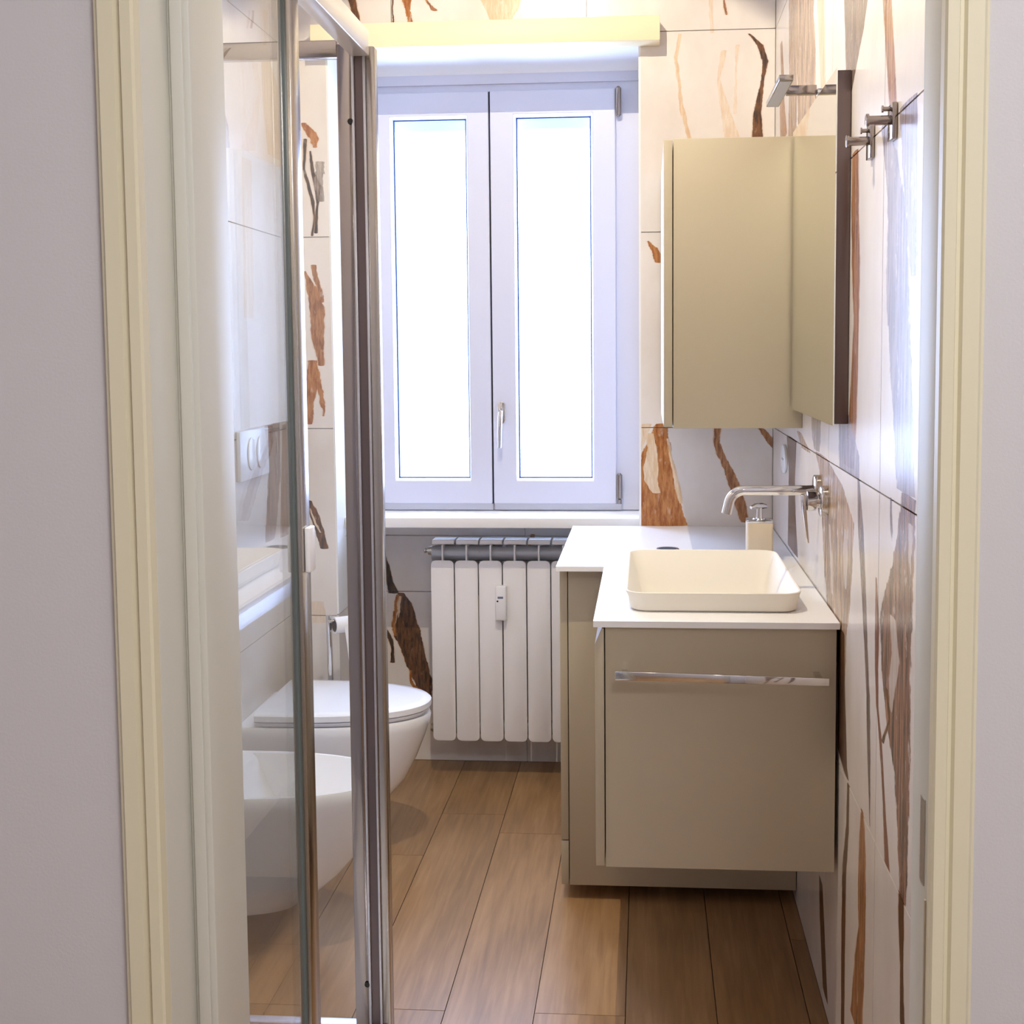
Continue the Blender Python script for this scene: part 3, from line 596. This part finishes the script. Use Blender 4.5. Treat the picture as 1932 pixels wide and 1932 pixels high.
# flush plate
fp = thing('flush_plate', (XL, 3.52, 1.135), 'white dual-flush wall plate with two oval buttons above the toilet', 'flush plate')
MB().prism(rrect(3.39, 3.655, 1.066, 1.205, .004, 3), 'x', XL+.0003, XL+.011).build('plate', M['plastic'], fp, .002)
for yc in (3.487, 3.57):
    MB().prism([(yc+.034*math.cos(t), 1.137+.046*math.sin(t)) for t in [2*math.pi*i/28 for i in range(28)]], 'x', XL+.0111, XL+.0145).build('button', M['plastic'], fp, .0012)

# paper stand, roll and brush
st = thing('toilet_paper_stand', (-.955, 3.74, 0), 'chrome toilet paper stand behind the toilet', 'stand')
MB().tube([(-.955, 3.74, .001), (-.955, 3.74, .012)], .060, 28).build('base', M['chrome'], st, .002)
MB().tube([(-.955, 3.74, .0125), (-.963, 3.74, .625)], .0085, 16).build('pole', M['chrome'], st, smooth=True)
ca, sa = math.cos(math.radians(36)), math.sin(math.radians(36))
ax0, ay0 = -.953, 3.722
def AX(t, off=0): return (ax0+ca*t-sa*off, ay0+sa*t+ca*off)
MB().tube([(-.963, 3.735, .6105), (*AX(-.003), .6105), (*AX(.03), .6105), (*AX(.135), .612)], .0045, 12).build('arm', M['chrome'], st, smooth=True)
ro = thing('toilet_roll', (-.90, 3.76, .60), 'nearly used-up white toilet roll hanging on the chrome stand', 'toilet roll')
def roll(r0, r1, t0, t1, z, n=28):
    A = []
    for rr_, t in ((r0, t0), (r1, t0), (r1, t1), (r0, t1), (r0, t0)):
        A.append([(*AX(t, rr_*math.sin(2*math.pi*k/n)), z+rr_*math.cos(2*math.pi*k/n)) for k in range(n)])
    return MB().rings(A, False, False)
roll(.0195, .0245, .012, .108, .5965).build('tissue', M['paper'], ro, smooth=True)
roll(.0185, .0193, .0115, .1085, .5965).build('cardboard_tube', M['card'], ro, smooth=True)
Rg = []
for t, k2 in ((.034, 0), (.106, 1)):
    P1 = [(-.0252-.003*math.sin(3*q/8), .594-(.125+.02*k2)*q/8, t+.014*(1-k2)*q/8) for q in range(9)]
    Rg.append([(*AX(p[2], p[0]), p[1]) for p in P1]+[(*AX(p[2], p[0]-.0008), p[1]) for p in reversed(P1)])
MB().rings(Rg).build('loose_sheet', M['paper'], ro, smooth=True)
br = thing('toilet_brush', (-.86, 3.78, 0), 'chrome toilet brush standing behind the toilet', 'toilet brush')
MB().tube([(-.87, 3.83, .001), (-.87, 3.83, .002), (-.87, 3.83, .30)], [.038, .042, .042], 24).build('holder', M['chrome'], br, smooth=True)
MB().tube([(-.87, 3.83, .3005), (-.87, 3.83, .305), (-.882, 3.83, .43), (-.883, 3.83, .445)], [.03, .008, .007, .007], 14).build('handle', M['chrome'], br, smooth=True)

# ---------------------------------------------------------------- basin furniture
CT = .882
van = thing('vanity_cabinet', (.15, 2.82, .375), 'taupe wall-hung drawer cabinet below the washbasin', 'cabinet')
mb = MB(); mb.box(-.084, .372, 2.508, 2.526, .375, .869); mb.box(-.084, .372, 3.140, 3.150, .375, .869); mb.box(-.084, .372, 2.526, 3.140, .375, .393)
mb.box(.354, .372, 2.526, 3.140, .393, .869); mb.box(-.084, -.066, 2.526, 3.140, .393, .869)
mb.build('body', M['taupe2'], van)
fr = MB(); q = [(-.1045, .378), (-.0865, .378), (-.0865, .866), (-.0900, .866), (-.1045, .835)]
fr = fr.prism(q, 'y', 2.505, 3.148).build('drawer_front', M['taupe2'], van, .0008)
MB().prism([(-.1049, .8345), (-.1045, .8345), (-.0902, .8665), (-.0908, .8665)], 'y', 2.5052, 3.1478).build('grip_rail', M['alu_b'], fr)
bar = thing('towel_bar', (.145, 2.49, .782), 'flat chrome towel bar on the side of the taupe vanity', 'towel bar')
MB().prism([(-.063, .7925), (.351, .7835), (.351, .7685), (-.063, .7745)], 'y', 2.452, 2.458).build('bar', M['chrome'], bar, .0008)
for x in (-.045, .333):
    box('bracket', M['chrome'], bar, (x-.006, x+.006, 2.4582, 2.5078, .774, .783), .0008)

bc = thing('base_cabinet', (.08, 3.5, 0), 'taupe floor-standing corner cabinet between vanity and radiator', 'cabinet')
box('body', M['taupe2'], bc, (-.2005, .378, 3.190, 3.876, .040, .869), .001)
bd = box('door', M['taupe2'], bc, (-.2222, -.2030, 3.191, 3.87, .160, .867), .0008)
box('plinth_panel', M['taupe2'], bc, (-.2222, -.2030, 3.191, 3.87, .041, .156), .0008)
for x, y in ((-.10, 3.62), (.30, 3.62), (-.12, 3.82), (.32, 3.82)):
    MB().tube([(x, y, .0005), (x, y, .0395)], .018, 12).build('foot', M['black'], bc, smooth=True)

def slab_with_hole(outer, hole, z0, z1):
    bm = bmesh.new(); lay = []
    for z in (z1, z0):
        loops = []; es = []
        for P_ in (outer, hole):
            vs = [bm.verts.new((p[0], p[1], z)) for p in P_]
            es += [bm.edges.new((vs[k], vs[(k+1) % len(vs)])) for k in range(len(vs))]; loops.append(vs)
        bmesh.ops.triangle_fill(bm, use_beauty=True, edges=es); lay.append(loops)
    for A_, B_ in zip(*lay):
        for k in range(len(A_)): bm.faces.new((A_[k], A_[(k+1) % len(A_)], B_[(k+1) % len(A_)], B_[k]))
    bmesh.ops.recalc_face_normals(bm, faces=bm.faces)
    me = bpy.data.meshes.new('countertop'); bm.to_mesh(me); bm.free(); me.materials.append(M['counter'])
    o = bpy.data.objects.new('countertop', me); col.objects.link(o); return o
ctp = slab_with_hole([(-.1075, 2.500), (.3775, 2.500), (.3775, YB-.0015), (-.2275, YB-.0015), (-.2275, 3.140), (-.1075, 3.140)],
    rrect(-.027, .300, 2.601, 3.139, .031, 8), CT-.0125, CT)
ctp['label'] = 'thin white L-shaped worktop running along the right wall'; ctp['category'] = 'countertop'
cg = thing('cable_grommet', (.05, 3.43, CT), 'round dark cable grommet in the white worktop behind the basin', 'grommet')
MB().tube([(.055, 3.42, CT+.0002), (.055, 3.42, CT+.003)], [.032, .030], 28).build('ring', M['bronze'], cg, smooth=True)
MB().tube([(.055, 3.42, CT+.0031), (.055, 3.42, CT+.0036)], .024, 24).build('cap', M['black'], cg, smooth=True)

# washbasin: flared rounded-rectangular vessel
wbn = thing('washbasin', (.135, 2.875, CT), 'cream-white rectangular countertop washbasin with thin flared rim', 'washbasin')
def rr(x0, x1, y0, y1, r_, z): return [(p[0], p[1], z) for p in rrect(x0, x1, y0, y1, r_, 8)]
B0 = (-.036, .309, 2.592, 3.148)
B1 = (-.046, .317, 2.584, 3.156)
def off(b, d_): return (b[0]+d_, b[1]-d_, b[2]+d_, b[3]-d_)
R = [rr(*off(B1, .135), .014, CT-.114), rr(*off(B1, .066), .026, CT-.109), rr(*off(B1, .041), .034, CT-.092), rr(*off(B1, .0295), .036, CT-.06), rr(*off(B1, .023), .036, CT-.03), rr(*off(B1, .0195), .034, CT+.0004), rr(*off(B0, .006), .034, CT+.0005), rr(*off(B0, .001), .038, CT+.004), rr(*B0, .040, CT+.010), rr(*off(B0, -.003), .043, CT+.026), rr(*off(B1, .001), .044, CT+.0385), rr(*B1, .045, CT+.0408), rr(*off(B1, .002), .043, CT+.0420), rr(*off(B1, .005), .041, CT+.0410),
     rr(*off(B1, .011), .042, CT+.024), rr(*off(B1, .0205), .037, CT+.0), rr(*off(B1, .0265), .035, CT-.03), rr(*off(B1, .033), .034, CT-.06), rr(*off(B1, .045), .032, CT-.09), rr(*off(B1, .07), .024, CT-.105), rr(*off(B1, .14), .012, CT-.110)]
MB().rings(R).build('bowl', M['solid'], wbn, smooth=True)
MB().tube([(.135, 2.87, CT-.1098), (.135, 2.87, CT-.107)], [.031, .029], 24).build('drain', M['chrome'], wbn, smooth=True)

# wall-mounted mixer
fa = thing('basin_mixer', (XR, 2.76, 1.10), 'chrome wall-mounted basin mixer with long spout and lever', 'tap')
ys = 2.83
MB().tube([(XR-.0005, ys, 1.112), (XR-.012, ys, 1.112), (XR-.014, ys, 1.112)], [.031, .031, .028], 32).build('rosette', M['chrome'], fa, smooth=True)
arc = [(.350-.0, ys, 1.108), (.215, ys, 1.108)]+[(.215-.034*math.sin(t), ys, 1.108-.034*(1-math.cos(t))) for t in [math.radians(80)*i/8 for i in range(1, 9)]]+[(.176, ys, 1.056)]
MB().tube([(XR-.0142, ys, 1.109)]+arc, .0112, 20).build('spout', M['chrome'], fa, smooth=True)
yl = 2.715
MB().tube([(XR-.0005, yl, 1.098), (XR-.014, yl, 1.098), (XR-.016, yl, 1.098)], [.033, .033, .030], 32).build('rosette', M['chrome'], fa, smooth=True)
MB().tube([(XR-.0162, yl, 1.098), (XR-.022, yl, 1.098), (XR-.024, yl, 1.098), (XR-.042, yl, 1.098), (XR-.0435, yl, 1.098)], [.014, .014, .021, .021, .018], 24).build('valve_body', M['chrome'], fa, smooth=True)
MB().rings([[(x, yl+y, z) for x, y, z in q] for q in (
    [(.334, -.013, 1.112), (.334, .013, 1.112), (.326, .013, 1.112), (.326, -.013, 1.112)],
    [(.336, -.012, 1.085), (.336, .012, 1.085), (.327, .012, 1.085), (.327, -.012, 1.085)],
    [(.3385, -.007, 1.055), (.3385, .007, 1.055), (.3315, .007, 1.055), (.3315, -.007, 1.055)],
    [(.343, -.005, 1.008), (.343, .005, 1.008), (.3375, .005, 1.008), (.3375, -.005, 1.008)])]).build('lever', M['chrome'], fa, .0015)

# soap dispenser
sd = thing('soap_dispenser', (.285, 3.25, CT), 'square beige soap dispenser with chrome pump behind the basin', 'dispenser')
MB().prism(rrect(.2525, .3175, 3.218, 3.283, .006, 4), 'z', CT+.0005, CT+.099).build('bottle', M['stone'], sd, .0012)
MB().prism(rrect(.2525, .3175, 3.218, 3.283, .006, 4), 'z', CT+.0992, CT+.106).build('collar', M['chrome'], sd, .001)
MB().tube([(.285, 3.25, CT+.1062), (.285, 3.25, CT+.109), (.285, 3.25, CT+.1095), (.285, 3.25, CT+.137)], [.018, .016, .0085, .0075], 18).build('pump_neck', M['chrome'], sd, smooth=True)
MB().tube([(.302, 3.262, CT+.137), (.290, 3.253, CT+.1395), (.272, 3.238, CT+.141), (.262, 3.230, CT+.138)], [.006, .0085, .0065, .004], 12).build('nozzle', M['chrome'], sd, smooth=True)

# socket near the corner
so = thing('wall_socket', (XR, 3.50, 1.12), 'white oval socket plate on the right wall below the cabinet', 'socket')
MB().prism([(3.53+.055*math.cos(t), 1.118+.040*math.sin(t)) for t in [2*math.pi*i/28 for i in range(28)]], 'x', XR-.008, XR-.0003).build('plate', M['plastic'], so, .002)
for dy in (-.018, 0, .018):
    MB().tube([(XR-.0083, 3.53+dy, 1.118), (XR-.0079, 3.53+dy, 1.118)], .003, 8).build('hole', M['black'], so)

# ---------------------------------------------------------------- wall cabinet, mirror, lamp
wc = thing('wall_cabinet', (.21, 3.5, 1.226), 'beige wall cabinet mounted beside the mirror in the corner', 'cabinet')
box('body', M['taupe'], wc, (.065, XR-.0005, 3.156, YB-.0015, 1.2255, 1.931), .0012)
box('door', M['taupe'], wc, (.0415, .0625, 3.157, YB-.01, 1.229, 1.928), .0015)
mi = thing('mirror', (.36, 2.80, 1.27), 'rectangular mirror with dark edge on the right wall next to the cabinet', 'mirror')
box('glass', M['mirror'], mi, (.351, .3535, 2.443, 3.150, 1.274, 1.938))
box('back_frame', M['bronze'], mi, (.3536, XR-.0005, 2.446, 3.148, 1.277, 1.935), .001)
ml = thing('mirror_lamp', (.30, 2.72, 1.95), 'slim chrome lamp bar projecting over the top of the mirror', 'lamp')
box('head', M['alu'], ml, (.2605, .2885, 2.585, 2.862, 1.947, 1.958), .0008)
box('diffuser', M['led'], ml, (.2635, .2855, 2.592, 2.855, 1.9455, 1.9468))
box('arm', M['chrome_d'], ml, (.2887, .350, 2.710, 2.730, 1.944, 1.962), .001)
box('bracket', M['chrome'], ml, (.3502, .378, 2.700, 2.740, 1.9385, 1.953), .001)

# robe hooks
hk = thing('robe_hook', (XR, 2.215, 1.765), 'chrome robe hook on the right wall, the one closer to the mirror', 'hook', 'chrome robe hooks on the right wall')
box('back_plate', M['chrome_d'], hk, (XR-.008, XR-.0003, 2.195, 2.235, 1.738, 1.792), .001)
MB().tube([(XR-.0082, 2.215, 1.768), (.340, 2.215, 1.768), (.3395, 2.215, 1.768), (.336, 2.215, 1.768), (.335, 2.215, 1.768)], [.0075, .0075, .0105, .0105, .009], 20).build('peg', M['chrome_d'], hk, smooth=True)
MB().tube([(XR-.0082, 2.215, 1.785), (.362, 2.215, 1.785), (.3615, 2.215, 1.785), (.359, 2.215, 1.785)], [.0035, .0035, .0055, .0055], 14).build('upper_peg', M['chrome_d'], hk, smooth=True)
h2 = copy_tree(hk); h2.location.y -= .195; h2['label'] = 'chrome robe hook on the right wall, the one closer to the doorway'

# ---------------------------------------------------------------- shower enclosure
SX, SY = -.480, 2.229
sw = thing('shower_enclosure', (-.80, 1.77, 0), 'chrome-framed clear glass shower enclosure left of the doorway', 'shower')
MB().prism(rrect(XL+.003, SX+.03, YD+.008, SY+.03, .02, 4), 'z', .0005, .145).build('tray', M['ceramic'], sw, .004)
# corner post seen end on: broad face, gasket, thin fins
ZT, ZB = 1.955, .146
box('corner_post', M['chrome_d'], sw, (-.5385, -.5135, SY, SY+.028, ZB, ZT-.0), .001)
box('corner_post_rib', M['alu_b'], sw, (-.5133, -.5085, SY-.002, SY+.028, ZB, ZT), .0008)
box('gasket', M['bronze'], sw, (-.5083, -.4925, SY+.004, SY+.026, ZB, ZT))
box('corner_post_fin', M['alu_b'], sw, (-.4923, -.488, SY-.004, SY+.03, ZB, ZT), .0006)
box('corner_post_side', M['alu'], sw, (-.4878, -.473, SY-.0, SY+.03, ZB, ZT-.005), .001)
for z in (1.822, .256):
    MB().tube([(-.507-.009, SY-.0005, z), (-.507-.009, SY-.002, z)], .005, 14).build('screw', M['black'], sw)
# rails
hr = MB(); hr.box(-.512, -.480, YD+.002, SY-.005, 1.932, 1.975); hr.build('header_rail', M['rail'], sw, .0015)
box('end_rail', M['chrome_d'], sw, (XL+.002, -.5387, SY, SY+.026, 1.934, 1.962), .001)
box('end_bottom_rail', M['alu_b'], sw, (XL+.002, -.5387, SY, SY+.026, .146, .176), .001)
box('side_bottom_rail', M['alu_b'], sw, (-.512, -.480, YD+.002, SY-.005, .146, .176), .001)
box('end_glass', M['glass'], sw, (XL+.003, -.5387, SY+.010, SY+.016, .1765, 1.9335))
box('side_glass', M['glass'], sw, (-.488, -.482, YD+.004, 1.693, .1765, 1.9315))
# edge of the slid-back door
dr = box('sliding_door_stile', M['alu'], sw, (-.492, -.474, 1.703, 1.748, .178, 1.930), .0015)
box('magnetic_seal', M['grey_seal'], sw, (-.488, -.480, 1.6945, 1.7025, .178, 1.930))
box('door_edge_strip', M['alu_b'], sw, (-.486, -.480, 1.7485, 1.762, .178, 1.930), .0015)
box('wall_profile', M['alu_b'], sw, (-.498, -.472, YD+.0045, YD+.02, .177, 1.9315), .001)
box('wall_profile', M['alu_b'], sw, (XL+.0005, XL+.0028, SY-.003, SY+.03, .146, 1.96))
box('handle', M['plastic'], sw, (-.4735, -.466, 1.715, 1.745, 1.115, 1.178), .002)

# ---------------------------------------------------------------- lamps' bodies
dl = thing('ceiling_downlight', (LX, LY, CEIL), 'small rectangular recessed downlight in the bathroom ceiling', 'lamp')
frame2 = MB(); a2, b2 = .0548, .1648
frame2.box(LX-a2, LX-a2+.001, LY-b2, LY+b2, CEIL+.0005, CEIL+.060); frame2.box(LX+a2-.001, LX+a2, LY-b2, LY+b2, CEIL+.0005, CEIL+.060)
frame2.box(LX-a2, LX+a2, LY-b2, LY-b2+.001, CEIL+.0005, CEIL+.060); frame2.box(LX-a2, LX+a2, LY+b2-.001, LY+b2, CEIL+.0005, CEIL+.060)
frame2.build('housing', M['white'], dl)
hl = thing('hall_fill_lamp', (.5, -.25, CEIL), 'unseen round white lamp added in the hall for fill light', 'lamp')
MB().tube([(.5, -.25, CEIL-.0005), (.5, -.25, CEIL-.05)], [.26, .25], 32).build('shade', M['white'], hl, smooth=True)  # body of the added hall fill light
